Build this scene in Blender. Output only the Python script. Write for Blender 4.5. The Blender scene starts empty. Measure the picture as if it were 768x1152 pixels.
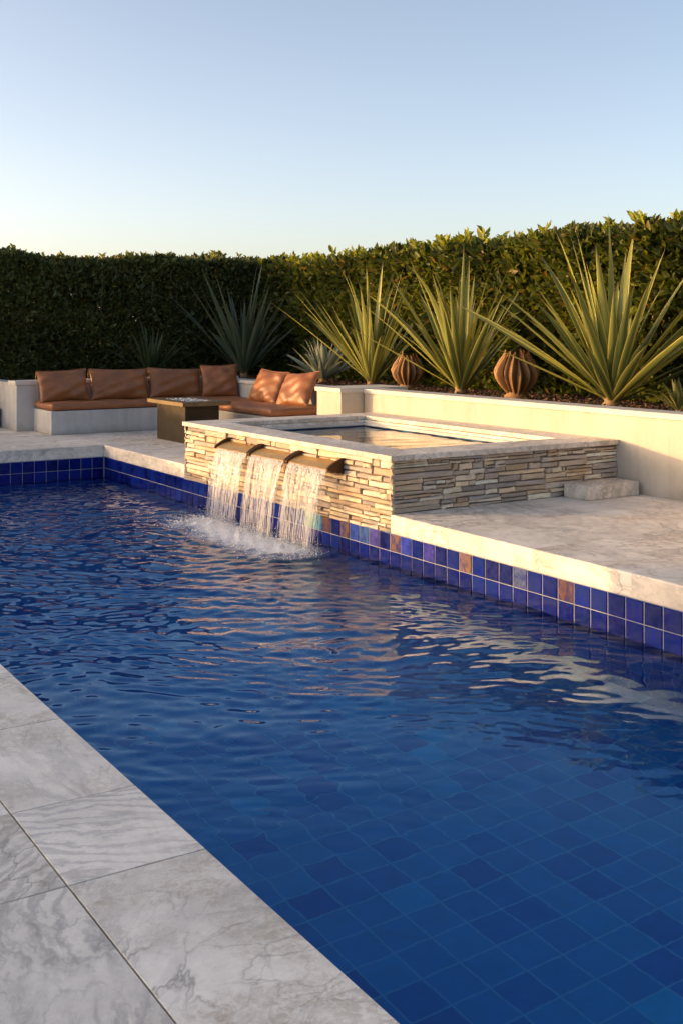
import bpy, bmesh, math, random
import numpy as np
from mathutils import Vector, Matrix

random.seed(7); np.random.seed(7)
S = bpy.context.scene
COL = S.collection

# ------------------------------------------------------------------ camera
cd = bpy.data.cameras.new('camera'); cam = bpy.data.objects.new('camera', cd); COL.objects.link(cam)
S.camera = cam
YAW = 32.3
cam.location = (0, 0, 1.5); cam.rotation_euler = (math.radians(90), 0, math.radians(-YAW))
cd.sensor_fit = 'VERTICAL'; cd.sensor_height = 36; cd.sensor_width = 24
cd.lens = 1268 / 1152 * 36
cd.shift_y = -206 / 1152
cd.clip_start = 0.05; cd.clip_end = 3000

# ------------------------------------------------------------------ light
SUN_EL = 5.0
SUN_AZ = -57.0            # degrees from +Y, negative = towards -X
w = bpy.data.worlds.new('World'); S.world = w; w.use_nodes = True
wn = w.node_tree; wn.nodes.clear()
sky = wn.nodes.new('ShaderNodeTexSky'); sky.sky_type = 'NISHITA'; sky.sun_disc = False
sky.sun_elevation = math.radians(SUN_EL); sky.sun_rotation = math.radians(SUN_AZ)
sky.altitude = 0; sky.air_density = 0.52; sky.dust_density = 2.2; sky.ozone_density = 0.2
bg = wn.nodes.new('ShaderNodeBackground'); bg.inputs['Strength'].default_value = 0.135
wo = wn.nodes.new('ShaderNodeOutputWorld')
tint = wn.nodes.new('ShaderNodeMix'); tint.data_type = 'RGBA'; tint.blend_type = 'MULTIPLY'; tint.inputs[0].default_value = 1
tint.inputs[7].default_value = (1.05, .985, .99, 1)
wn.links.new(sky.outputs[0], tint.inputs[6]); wn.links.new(tint.outputs[2], bg.inputs[0]); wn.links.new(bg.outputs[0], wo.inputs[0])
sl = bpy.data.lights.new('sun', 'SUN'); sun = bpy.data.objects.new('sun', sl); COL.objects.link(sun)
sl.energy = 2.05; sl.angle = math.radians(0.6); sl.color = (.68, .395, .16)
_d = Vector((-math.sin(math.radians(SUN_AZ)) * math.cos(math.radians(SUN_EL)),
             -math.cos(math.radians(SUN_AZ)) * math.cos(math.radians(SUN_EL)), -math.sin(math.radians(SUN_EL))))
sun.rotation_euler = _d.to_track_quat('-Z', 'Y').to_euler()
S.view_settings.view_transform = 'Standard'; S.view_settings.look = 'None'
S.view_settings.exposure = 1.8; S.view_settings.gamma = 1; S.view_settings.use_curve_mapping = False
S.render.engine = 'CYCLES'
S.cycles.max_bounces = 10; S.cycles.transmission_bounces = 8; S.cycles.glossy_bounces = 5
S.cycles.diffuse_bounces = 4; S.cycles.transparent_max_bounces = 8
S.cycles.use_denoising = True; S.cycles.sample_clamp_indirect = 6.0

# ------------------------------------------------------------------ layout (metres)
PX0, PX1 = 1.41, 5.20          # pool sides
PY0, PY1 = -3.0, 13.96         # pool ends
WZ = -0.41                     # pool water level
COPE = 0.155                   # slab thickness
FLOORZ = -1.38
SPY0, SPY1 = 7.47, 11.48       # spa
SPX0, SPX1 = PX0 + 3.79, 7.75
SPZ = 0.475                    # top of spa cap
WALLX = 7.75
BEDZ = 0.68

# ------------------------------------------------------------------ helpers
class MB:
    def __init__(s): s.v = []; s.f = []; s.c = []; s.m = []; s.sm = []
    def add(s, vs, fs, col=(1, 1, 1), mi=0, smooth=False):
        o = len(s.v); s.v.extend(vs)
        for f in fs:
            s.f.append([i + o for i in f]); s.c.append(col); s.m.append(mi); s.sm.append(smooth)
    def box(s, a, b, col=(1, 1, 1), mi=0):
        x0, y0, z0 = a; x1, y1, z1 = b
        s.add([(x0,y0,z0),(x1,y0,z0),(x1,y1,z0),(x0,y1,z0),(x0,y0,z1),(x1,y0,z1),(x1,y1,z1),(x0,y1,z1)],
              [(0,3,2,1),(4,5,6,7),(0,1,5,4),(1,2,6,5),(2,3,7,6),(3,0,4,7)], col, mi)
    def build(s, name, mats, parent=None, bevel=0, seg=2, loc=None, color=True):
        me = bpy.data.meshes.new(name)
        me.from_pydata([tuple(p) for p in s.v], [], s.f)
        for m in (mats if isinstance(mats, (list, tuple)) else [mats]): me.materials.append(m)
        me.polygons.foreach_set('material_index', s.m)
        me.polygons.foreach_set('use_smooth', s.sm)
        if color:
            ca = me.color_attributes.new('col', 'FLOAT_COLOR', 'CORNER')
            arr = []
            for f, c in zip(s.f, s.c): arr.extend((c[0], c[1], c[2], 1.0) * len(f))
            ca.data.foreach_set('color', arr)
        me.update()
        o = bpy.data.objects.new(name, me); COL.objects.link(o)
        if parent: o.parent = parent
        if loc is not None: o.location = loc
        if bevel:
            b = o.modifiers.new('bevel', 'BEVEL'); b.width = bevel; b.segments = seg; b.limit_method = 'ANGLE'
        return o

def np_mesh(name, V, F, mat, parent=None, col=None, smooth=False):
    """V (n,3), F (m,k) arrays; col per-vertex (n,3)"""
    me = bpy.data.meshes.new(name)
    n, m, k = len(V), len(F), F.shape[1]
    me.vertices.add(n); me.vertices.foreach_set('co', np.ascontiguousarray(V, dtype=np.float32).ravel())
    me.loops.add(m * k); me.loops.foreach_set('vertex_index', np.ascontiguousarray(F, dtype=np.int32).ravel())
    me.polygons.add(m); me.polygons.foreach_set('loop_start', np.arange(0, m * k, k, dtype=np.int32))
    me.polygons.foreach_set('loop_total', np.full(m, k, dtype=np.int32))
    me.update(calc_edges=True)
    if smooth: me.polygons.foreach_set('use_smooth', np.ones(m, dtype=bool))
    if col is not None:
        ca = me.color_attributes.new('col', 'FLOAT_COLOR', 'POINT')
        c4 = np.ones((n, 4), dtype=np.float32); c4[:, :3] = col
        ca.data.foreach_set('color', c4.ravel())
    me.materials.append(mat)
    o = bpy.data.objects.new(name, me); COL.objects.link(o)
    if parent: o.parent = parent
    return o

def tag(o, label=None, cat=None, group=None, kind=None):
    if label: o['label'] = label
    if cat: o['category'] = cat
    if group: o['group'] = group
    if kind: o['kind'] = kind
    return o
def thing(name, label, cat, loc=(0, 0, 0), group=None):
    o = bpy.data.objects.new(name, None); COL.objects.link(o); o.location = loc
    o.empty_display_size = 0.1
    return tag(o, label, cat, group)

# ------------------------------------------------------------------ node helper
class NT:
    def __init__(s, name):
        s.mat = bpy.data.materials.new(name); s.mat.use_nodes = True
        s.t = s.mat.node_tree; s.t.nodes.clear()
        s.out = s.t.nodes.new('ShaderNodeOutputMaterial')
    def n(s, typ, ins=None, **kw):
        nd = s.t.nodes.new('ShaderNode' + typ)
        for k, v in kw.items(): setattr(nd, k, v)
        for k, v in (ins or {}).items(): s.set(nd.inputs[k], v)
        return nd
    def set(s, sock, v):
        if isinstance(v, bpy.types.NodeSocket): s.t.links.new(v, sock)
        else:
            try: sock.default_value = v
            except Exception: sock.default_value = tuple(v) + (1.0,)
    def math(s, op, a, b=0.0, c=None, clamp=False):
        nd = s.n('Math', operation=op); nd.use_clamp = clamp
        s.set(nd.inputs[0], a); s.set(nd.inputs[1], b)
        if c is not None: s.set(nd.inputs[2], c)
        return nd.outputs[0]
    def vm(s, op, a, b=(0, 0, 0), sc=None):
        nd = s.n('VectorMath', operation=op); s.set(nd.inputs[0], a); s.set(nd.inputs[1], b)
        if sc is not None: s.set(nd.inputs['Scale'], sc)
        return nd.outputs['Vector'] if op not in ('LENGTH', 'DOT_PRODUCT', 'DISTANCE') else nd.outputs['Value']
    def pos(s): return s.n('NewGeometry').outputs['Position']
    def obj(s): return s.n('TexCoord').outputs['Object']
    def col(s): return s.n('VertexColor', layer_name='col').outputs['Color']
    def noise(s, v, scale, detail=4, rough=.55, dist=0, lac=2.0):
        return s.n('TexNoise', {'Vector': v, 'Scale': scale, 'Detail': detail, 'Roughness': rough, 'Distortion': dist, 'Lacunarity': lac}).outputs
    def ramp(s, f, pts, interp='LINEAR'):
        nd = s.n('ValToRGB'); cr = nd.color_ramp; cr.interpolation = interp
        while len(cr.elements) < len(pts): cr.elements.new(0.5)
        for e, (p, c) in zip(cr.elements, pts):
            e.position = p
            e.color = (c, c, c, 1) if isinstance(c, (int, float)) else tuple(c) + (1,)
        s.set(nd.inputs[0], f); return nd.outputs[0]
    def mix(s, f, a, b, blend='MIX'):
        nd = s.n('Mix', data_type='RGBA', blend_type=blend); nd.clamp_factor = True
        s.set(nd.inputs[0], f); s.set(nd.inputs[6], a); s.set(nd.inputs[7], b); return nd.outputs[2]
    def hsv(s, c, h=.5, sa=1, v=1):
        nd = s.n('HueSaturation'); s.set(nd.inputs['Hue'], h); s.set(nd.inputs['Saturation'], sa); s.set(nd.inputs['Value'], v); s.set(nd.inputs['Color'], c)
        return nd.outputs[0]
    def bump(s, h, strength=.3, dist=.01, normal=None):
        ins = {'Height': h, 'Strength': strength, 'Distance': dist}
        if normal is not None: ins['Normal'] = normal
        return s.n('Bump', ins).outputs[0]
    def bsdf(s, col, rough=.5, normal=None, **kw):
        b = s.n('BsdfPrincipled'); s.set(b.inputs['Base Color'], col); s.set(b.inputs['Roughness'], rough)
        if normal is not None: s.set(b.inputs['Normal'], normal)
        for k, v in kw.items(): s.set(b.inputs[k.replace('_', ' ')], v)
        return b.outputs[0]
    def done(s, sh): s.t.links.new(sh, s.out.inputs[0]); return s.mat

# ------------------------------------------------------------------ materials
def marble_mat(name, ox, sx, oy, sy, joint=0.0022, tone=1.0, streak=0.0, jdark=0.10, brown=1.0, slabs=False):
    """veined marble slabs on a grid with origin (ox, oy) and slab size (sx, sy)"""
    t = NT(name); P = t.pos()
    sp = t.n('SeparateXYZ', {0: P}); X, Y, Z = sp.outputs
    u = t.math('DIVIDE', t.math('SUBTRACT', X, ox), sx); v = t.math('DIVIDE', t.math('SUBTRACT', Y, oy), sy)
    iu = t.math('FLOOR', u); iv = t.math('FLOOR', v)
    fu = t.math('FRACT', u); fv = t.math('FRACT', v)
    du = t.math('MULTIPLY', t.math('MINIMUM', fu, t.math('SUBTRACT', 1.0, fu)), sx)
    dv = t.math('MULTIPLY', t.math('MINIMUM', fv, t.math('SUBTRACT', 1.0, fv)), sy)
    up = t.n('SeparateXYZ', {0: t.n('NewGeometry').outputs['Normal']}).outputs[2]
    isup = t.math('GREATER_THAN', up, 0.7)
    je = t.math('MULTIPLY', t.math('LESS_THAN', t.math('MINIMUM', du, dv), joint), isup)
    idv = t.n('CombineXYZ', {0: iu, 1: iv, 2: 3.0}).outputs[0]
    wn_ = t.n('TexWhiteNoise', {'Vector': idv}, noise_dimensions='3D')
    rnd, rcol = wn_.outputs[0], wn_.outputs[1]
    rs = t.n('SeparateXYZ', {0: rcol}).outputs
    if slabs:        # seed, banding and rust of each slab come with its mesh
        je = 0.0; cs = t.n('SeparateColor', {0: t.col()}).outputs
        wn2 = t.n('TexWhiteNoise', {'W': t.math('MULTIPLY', cs[0], 91.0)}, noise_dimensions='1D'); rnd, rcol = wn2.outputs[0], wn2.outputs[1]
        w3 = t.n('SeparateXYZ', {0: rcol}).outputs; rs = [cs[2], w3[1], cs[1]]
    # every slab is cut from another place of the stone and turned by its own angle
    q = t.vm('ADD', P, t.vm('SCALE', rcol, sc=37.0))
    rot = t.n('VectorRotate', {'Vector': q, 'Angle': t.math('MULTIPLY', rs[1], 2.2)}, rotation_type='Z_AXIS').outputs[0]
    if streak: rot = t.vm('MULTIPLY', rot, (1.0 - streak, 1.0, 1.0))
    ani = t.vm('MULTIPLY', rot, (1.0, .42, 1.0))
    warp = t.noise(ani, 1.6, 6, .62)[1]
    rw = t.vm('ADD', ani, t.vm('SCALE', t.vm('SUBTRACT', warp, (.5, .5, .5)), sc=.50))
    n1 = t.noise(rw, 3.0, 10, .66, .3)[0]
    mott = t.noise(rot, 11, 8, .72)[0]
    cloud = t.ramp(t.math('ADD', n1, t.math('MULTIPLY', t.math('SUBTRACT', mott, .5), .32)), [(.26, .34), (.42, .68), (.56, .90), (.75, 1.0)])
    # thin grey veins: ridges of noise, strong only here and there
    n2 = t.noise(rw, 3.2, 9, .62, 1.0)[0]
    vein = t.ramp(t.math('ABSOLUTE', t.math('SUBTRACT', n2, .5)), [(0, 1), (.008, .7), (.03, .22), (.09, 0)])
    vein = t.math('MULTIPLY', vein, t.ramp(t.noise(rot, 2.2, 3)[0], [(.38, .15), (.62, 1)]))
    # swirling bands, strong on some slabs
    wv = t.n('TexWave', {'Vector': rw, 'Scale': 5.5, 'Distortion': 9.0, 'Detail': 6.0, 'Detail Scale': 1.6, 'Detail Roughness': .68}).outputs[1]
    band = t.math('MULTIPLY', t.ramp(wv, [(.0, 1), (.3, .55), (.6, .1), (.8, 0)]), t.ramp(rs[2], [(.25, .0), (.75, 1.0)]))
    band = t.math('MULTIPLY', band, t.ramp(t.noise(rot, 1.5, 4, .6)[0], [(.36, 0), (.54, 1)]))
    # rusty clouds
    nb = t.noise(t.vm('ADD', rot, (9, 4, 2)), 2.6, 9, .70, .5)[0]
    rust = t.math('MULTIPLY', t.ramp(nb, [(.46, 0), (.56, .75), (.68, 1)]), t.ramp(rs[0], [(.3, .15), (.7, 1.0)]))
    rust = t.math('MULTIPLY', rust, t.ramp(t.noise(rot, 34, 6, .74, .8)[0], [(.42, .10), (.56, 1)]))
    # fine cracks
    vo = t.n('TexVoronoi', {'Vector': rw, 'Scale': 7.0}, feature='DISTANCE_TO_EDGE').outputs[0]
    crack = t.math('MULTIPLY', t.ramp(vo, [(0, 1), (.018, .35), (.05, 0)]), t.ramp(t.noise(rot, 1.3, 3)[0], [(.46, 0), (.56, 1)]))
    g = tone
    c = t.mix(cloud, (.30 * g, .28 * g, .26 * g), (.95 * g, .87 * g, .755 * g))
    c = t.mix(t.math('MULTIPLY', vein, .55), c, (.23 * g, .215 * g, .205 * g))
    c = t.mix(t.math('MULTIPLY', band, .50), c, (.22 * g, .205 * g, .205 * g))
    c = t.mix(t.math('MULTIPLY', rust, .75 * brown), c, (.40 * g, .31 * g, .21 * g))
    c = t.mix(t.math('MULTIPLY', t.math('MULTIPLY', crack, t.ramp(rs[0], [(.4, .25), (.8, 1)])), .75 * brown), c, (.22 * g, .19 * g, .16 * g))
    val = t.math('ADD', .90, t.math('MULTIPLY', rnd, .17))
    c = t.hsv(c, v=val)
    fine = t.noise(P, 90, 6, .75)[0]
    c = t.hsv(c, v=t.math('ADD', .93, t.math('MULTIPLY', fine, .28)))
    c = t.mix(je, c, (jdark, jdark * .95, jdark * .9))
    h = t.math('SUBTRACT', t.math('MULTIPLY', t.noise(P, 55, 4)[0], .12), je)
    ro = t.math('ADD', .38, t.math('MULTIPLY', t.noise(P, 6, 4)[0], .28))
    return t.done(t.bsdf(c, ro, t.bump(h, .25, .004)))

M = {}
M['slab'] = marble_mat('marble_slab', 1.0, .60, 2.96, .535, tone=1.0, brown=1.15, slabs=True)
M['deck_far'] = marble_mat('marble_far', .3, .9, .4, .9, tone=.92, streak=.55, joint=.0015, jdark=.35)
M['coping'] = marble_mat('marble_coping', .3, 30, .1, 1.1, tone=.80, brown=1.6, joint=.002, jdark=.3)
M['cap'] = marble_mat('stone_cap', .3, 30, .1, 30, tone=.85, brown=1.5, joint=0)

def plaster(name, c0, c1, rough=.85):
    t = NT(name); P = t.pos()
    n = t.noise(P, 2.2, 7, .62)[0]; n2 = t.noise(P, 30, 5, .7)[0]
    c = t.mix(t.ramp(n, [(.3, 0), (.7, 1)]), c0, c1)
    # water streaks and stains
    st = t.noise(t.vm('MULTIPLY', P, (5, 5, .6)), 1.6, 6, .65)[0]
    c = t.mix(t.ramp(st, [(.46, 0), (.72, .38)]), c, tuple(x * .66 for x in c0))
    zz = t.n('SeparateXYZ', {0: P}).outputs[2]
    dirt = t.ramp(t.math('ADD', zz, t.math('MULTIPLY', t.math('SUBTRACT', n, .5), .25)), [(.0, .45), (.10, 0)])
    c = t.mix(dirt, c, (.22, .19, .15))
    c = t.hsv(c, v=t.math('ADD', .92, t.math('MULTIPLY', n2, .16)))
    return t.done(t.bsdf(c, rough, t.bump(t.math('ADD', n2, t.math('MULTIPLY', n, 2.0)), .35, .004)))
M['plaster'] = plaster('plaster', (.46, .41, .335), (.555, .50, .42))
M['plaster_grey'] = plaster('plaster_grey', (.42, .41, .39), (.54, .53, .51))
M['wallcap'] = plaster('wall_cap', (.52, .49, .44), (.62, .59, .54), .7)
M['blocker'] = plaster('blocker_plaster', (.6, .57, .52), (.7, .67, .62))  # used only on the added sun-blocking wall

def stone_mat():
    t = NT('ledger_stone'); P = t.pos(); c = t.col()
    n = t.noise(t.vm('MULTIPLY', P, (1, 1, 3.2)), 14, 7, .68)[0]
    n2 = t.noise(t.vm('MULTIPLY', P, (1, 1, 4.0)), 60, 5, .7)[0]
    c = t.mix(t.ramp(n, [(.35, .6), (.6, 0)]), c, t.hsv(c, sa=.8, v=.55))
    r = t.noise(t.vm('ADD', P, (3, 1, 8)), 5, 4)[0]
    c = t.mix(t.ramp(r, [(.52, 0), (.72, .55)]), c, (.42, .28, .15))
    h = t.math('ADD', t.math('MULTIPLY', n, 1.0), t.math('MULTIPLY', n2, .35))
    return t.done(t.bsdf(c, .85, t.bump(h, .9, .012)))
M['stone'] = stone_mat()
def flat(name, c, rough=.6, nz=0, **kw):
    t = NT(name)
    cc = c
    nrm = None
    if nz:
        n = t.noise(t.pos(), nz, 5, .6)[0]
        cc = t.mix(t.ramp(n, [(.3, 0), (.7, 1)]), tuple(x * .75 for x in c), tuple(min(1, x * 1.2) for x in c))
        nrm = t.bump(n, .3, .004)
    return t.done(t.bsdf(cc, rough, nrm, **kw))
M['joint'] = flat('joint_sand', (.045, .042, .038), .95, 40)
M['mortar'] = flat('mortar', (.16, .13, .095), .95, 30)
M['grout'] = flat('grout', (.28, .30, .36), .9, 60)

def glaze_mat():
    t = NT('glazed_tile'); P = t.pos(); c = t.col()
    n = t.noise(P, 9, 5, .6)[0]; n2 = t.noise(P, 45, 3)[0]
    c = t.mix(t.math('MULTIPLY', t.ramp(t.noise(t.vm('ADD', P, (3, 7, 1)), 16, 5, .65, .6)[0], [(.42, 0), (.62, 1)]), .75), c, (.012, .022, .17))
    c = t.hsv(c, h=t.math('ADD', .485, t.math('MULTIPLY', n, .03)), v=t.math('ADD', .55, t.math('MULTIPLY', n, .9)))
    b = t.bump(t.math('ADD', n, t.math('MULTIPLY', n2, .25)), .12, .01)
    return t.done(t.bsdf(c, .2, b, **{'Specular_IOR_Level': .10}))
M['glaze'] = glaze_mat()

def pool_tile_mat():
    """under-water mosaic: one grid per face direction"""
    t = NT('pool_tile'); P = t.pos(); S_ = .176
    sp = t.n('SeparateXYZ', {0: P}).outputs
    N = t.n('SeparateXYZ', {0: t.n('NewGeometry').outputs['Normal']}).outputs
    ax = t.math('GREATER_THAN', t.math('ABSOLUTE', N[0]), .5); az = t.math('GREATER_THAN', t.math('ABSOLUTE', N[2]), .5)
    def pick(f, a, b): return t.math('ADD', t.math('MULTIPLY', f, a), t.math('MULTIPLY', t.math('SUBTRACT', 1.0, f), b))
    U = pick(ax, sp[1], sp[0]); V = pick(az, sp[1], sp[2])
    u = t.math('DIVIDE', U, S_); v = t.math('DIVIDE', V, S_)
    def edge(x):
        f = t.math('FRACT', x); return t.math('MULTIPLY', t.math('MINIMUM', f, t.math('SUBTRACT', 1.0, f)), S_)
    d = t.math('MINIMUM', edge(u), edge(v))
    g = t.ramp(d, [(.0, 1), (.0026, 1), (.0046, 0)])
    wn_ = t.n('TexWhiteNoise', {'Vector': t.n('CombineXYZ', {0: t.math('FLOOR', u), 1: t.math('FLOOR', v), 2: 1.0}).outputs[0]}, noise_dimensions='3D')
    c = t.ramp(wn_.outputs[0], [(0, (.0002, .080, .43)), (.2, (.0002, .115, .48)), (.5, (.0003, .160, .52)), (.80, (.0003, .180, .54)), (.97, (.0003, .20, .56)), (1, (.001, .28, .66))])
    n = t.noise(P, 12, 4)[0]
    c = t.hsv(c, v=t.math('ADD', .75, t.math('MULTIPLY', n, .5)))
    c = t.mix(g, c, (.07, .33, .62))
    return t.done(t.bsdf(c, .35))
M['pool_tile'] = pool_tile_mat()

FOAMC = [(4.80, 8.55), (4.78, 9.28), (4.76, 10.0)]
def water_mat(name, foam=False, bumpy=.007, tint=(.80, .93, 1.0)):
    t = NT(name); P = t.pos()
    n = t.noise(t.vm('MULTIPLY', P, (1, 1, 1)), 7, 3, .5)[0]
    nn = t.noise(t.vm('ADD', P, (5, 5, 0)), 22, 2, .5)[0]
    b = t.bump(t.math('ADD', n, t.math('MULTIPLY', nn, .3)), bumpy, .1)
    fr = t.n('Fresnel', {'IOR': 1.333, 'Normal': b}).outputs[0]
    fr = t.math('MULTIPLY', t.math('POWER', fr, 1.15), 1.22, clamp=True)
    rf = t.n('BsdfRefraction', {'Color': tint + (1,), 'Roughness': 0.0, 'IOR': 1.333, 'Normal': b}).outputs[0]
    gl = t.n('BsdfGlossy', {'Color': t.ramp(fr, [(.02, (.22, .72, .95)), (.32, (.98, .97, .95))]), 'Roughness': 0.0, 'Normal': b}).outputs[0]
    sh = t.n('MixShader', {0: fr, 1: rf, 2: gl}).outputs[0]
    if foam:
        sp = t.n('SeparateXYZ', {0: P}).outputs
        # foam patch thrown outwards from the falls
        wob = t.noise(P, 2.5, 5, .65)[0]
        dx = t.math('DIVIDE', t.math('SUBTRACT', sp[0], 4.72), .40)
        ycl = t.math('MAXIMUM', t.math('SUBTRACT', t.math('ABSOLUTE', t.math('SUBTRACT', sp[1], 9.25)), .75), 0.0)
        dy = t.math('DIVIDE', ycl, .42)
        r = t.math('SQRT', t.math('ADD', t.math('MULTIPLY', dx, dx), t.math('MULTIPLY', dy, dy)))
        m = t.math('ADD', t.math('SUBTRACT', 1.0, r), t.math('MULTIPLY', t.math('SUBTRACT', wob, .5), 1.6))
        m = t.math('MULTIPLY', m, 1.15, clamp=True)
        fn = t.noise(t.vm('ADD', P, t.vm('SCALE', t.noise(P, 6, 3)[1], sc=.25)), 16, 6, .72)[0]
        f = t.math('MULTIPLY', m, t.ramp(t.math('ADD', fn, t.math('MULTIPLY', m, .28)), [(.46, 0), (.56, .9), (.7, 1)]))
        fo = t.bsdf((.92, .93, .95), .55, t.bump(fn, .8, .03))
        mx = t.n('MixShader'); t.set(mx.inputs[0], t.math('MULTIPLY', f, .95)); t.set(mx.inputs[1], sh); t.set(mx.inputs[2], fo); sh = mx.outputs[0]
    return t.done(sh)
M['water'] = water_mat('pool_water', True)
M['spa_water'] = water_mat('spa_water', bumpy=.03)

def fall_mat():
    t = NT('falling_water'); P = t.pos()
    g = t.bsdf((1, 1, 1), .04, IOR=1.333, Transmission_Weight=1.0)
    d = t.bsdf((.95, .95, .95), .3)
    tr = t.n('BsdfTransparent').outputs[0]
    m1 = t.n('MixShader', {0: .46, 1: g, 2: d}).outputs[0]
    m2 = t.n('MixShader', {0: .25, 1: m1, 2: tr}).outputs[0]
    return t.done(m2)
M['fall'] = fall_mat()
M['drops'] = flat('foam_drops', (.95, .95, .95), .25)

def metal(name, c, rough, nz=18):
    t = NT(name); P = t.pos()
    n = t.noise(P, nz, 6, .65)[0]; n2 = t.noise(P, 3, 4)[0]
    c = t.mix(t.ramp(n, [(.35, .0), (.7, .6)]), c, tuple(x * .5 for x in c))
    return t.done(t.bsdf(c, t.math('ADD', rough, t.math('MULTIPLY', n2, .2)), t.bump(n, .15, .003), Metallic=.85))
M['bronze'] = metal('bronze', (.58, .38, .15), .36)
M['bronze_dark'] = metal('bronze_dark', (.10, .06, .035), .45)
M['table_metal'] = metal('table_metal', (.05, .04, .027), .5, 9)
M['table_top'] = metal('table_top', (.17, .13, .08), .45, 9)
M['glass_bits'] = flat('fire_glass', (.42, .45, .48), .08)

def leather():
    t = NT('leather'); P = t.obj()
    n = t.noise(P, 5, 6, .6)[0]
    v = t.n('TexVoronoi', {'Vector': P, 'Scale': 170.0}).outputs[0]
    wr = t.noise(P, 16, 5, .65, .8)[0]
    c = t.mix(t.ramp(n, [(.3, 0), (.7, 1)]), (.22, .080, .030), (.34, .132, .046))
    c = t.mix(t.ramp(wr, [(.62, 0), (.80, .22)]), c, (.40, .17, .08))
    h = t.math('ADD', t.math('MULTIPLY', v, .25), t.math('MULTIPLY', wr, .9))
    return t.done(t.bsdf(c, t.math('ADD', .38, t.math('MULTIPLY', n, .15)), t.bump(h, .35, .006)))
M['leather'] = leather()

def leafmat(name, rough=.45, trans=.35, sat=1.0, val=1.0):
    t = NT(name); c = t.hsv(t.col(), sa=sat, v=val)
    b = t.bsdf(c, rough, **{'Specular_IOR_Level': .4})
    tr = t.n('BsdfTranslucent', {0: t.hsv(c, h=.485, sa=1.1, v=1.6)}).outputs[0]
    return t.done(t.n('MixShader', {0: trans, 1: b, 2: tr}).outputs[0])
M['leaf'] = leafmat('hedge_leaf')
M['blade'] = leafmat('blade_leaf', .42, .15)
M['pod'] = leafmat('dry_pod', .7, .12)
M['wood'] = flat('twig', (.09, .06, .04), .9, 20)
M['soil'] = flat('soil', (.055, .035, .022), .95, 25)
M['chip'] = leafmat('bark_chip', .9, .0)
M['ground'] = flat('ground', (.10, .095, .06), .95, 3)
M['dark'] = flat('dark_cushion', (.03, .03, .032), .7, 12)

# ------------------------------------------------------------------ ground, decks, pool
mb = MB()
BIG = 900.; gx0, gx1, gy0, gy1 = 1.2, 5.5, -3.2, 14.15; gz = -.17
for a in [((-BIG, -BIG), (gx0, BIG)), ((gx1, -BIG), (BIG, BIG)), ((gx0, -BIG), (gx1, gy0)), ((gx0, gy1), (gx1, BIG))]:
    (x0, y0), (x1, y1) = a
    mb.add([(x0, y0, gz), (x1, y0, gz), (x1, y1, gz), (x0, y1, gz)], [(0, 1, 2, 3)])
tag(mb.build('ground', M['ground']), kind='structure')

def slab(name, a, b, mat, bevel=.006):
    mb = MB(); mb.box(a, b); return tag(mb.build(name, mat, bevel=bevel), kind='structure')
CW = .41
random.seed(21)
def slabs(name, xs, ys, look):
    mb = MB(); g = .0028
    for xa, xb in zip(xs, xs[1:]):
        for ya, yb in zip(ys, ys[1:]):
            k = look.get(round(ya, 2), (random.random(), random.random() ** 1.5, random.random()))
            mb.box((xa + g, ya + g, -COPE + .002), (xb - g, yb - g, random.uniform(-.0012, 0)), k)
    return tag(mb.build(name, M['slab'], bevel=.0012, seg=2), kind='structure')
ys = [-6, -4.8, -3.6, -2.4, -1.2, 0.2, 1.62, 2.96, 3.495, 4.25] + [4.25 + .62 * i for i in range(1, 16)] + [14.2]
slabs('near_coping', [PX0 - CW, PX0], ys, {1.62: (.37, .12, 1.0), 2.96: (.11, 1.0, .3), 3.5: (.73, .35, .5), 4.25: (.52, .25, .8)})
slabs('near_deck', [-4.0, -3.1, -2.2, -1.3, -.45, .10, PX0 - CW], ys, {1.62: (.83, .95, .25), 2.96: (.29, .7, .75), 3.5: (.91, .3, .2)})
slab('deck_bed', (-4.0, -6, -COPE - .01), (PX0 - .004, PY1 + .2, -.008), M['joint'], 0)
slab('right_deck', (PX1, -6, -COPE), (WALLX + .05, SPY0 + .02, 0), M['deck_far'], .012)
slab('back_deck', (PX0 + .0, PY1, -COPE), (PX1, PY1 + 5.5, 0), M['deck_far'], .012)
slab('lounge_deck', (PX1, SPY1 - .01, -COPE), (9.5, PY1 + 5.5, 0), M['deck_far'], .012)
slab('side_deck', (-4.0, 14.203, -COPE), (PX0 - .002, PY1 + 5.5, 0), M['deck_far'], .006)
slab('end_deck', (PX0 + .002, -6, -COPE), (PX1 - .002, PY0, 0), M['deck_far'], .006)

# pool shell
mb = MB(); e = .012
x0, x1, y0, y1, zt, zb = PX0 + .0, PX1 + e, PY0, PY1 + e, -COPE, FLOORZ
mb.add([(x0, y0, zb), (x1, y0, zb), (x1, y1, zb), (x0, y1, zb), (x0, y0, zt), (x1, y0, zt), (x1, y1, zt), (x0, y1, zt)],
       [(0, 1, 2, 3), (0, 4, 5, 1), (1, 5, 6, 2), (2, 6, 7, 3), (3, 7, 4, 0)])
tag(mb.build('pool_shell', M['pool_tile']), kind='structure')

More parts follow.
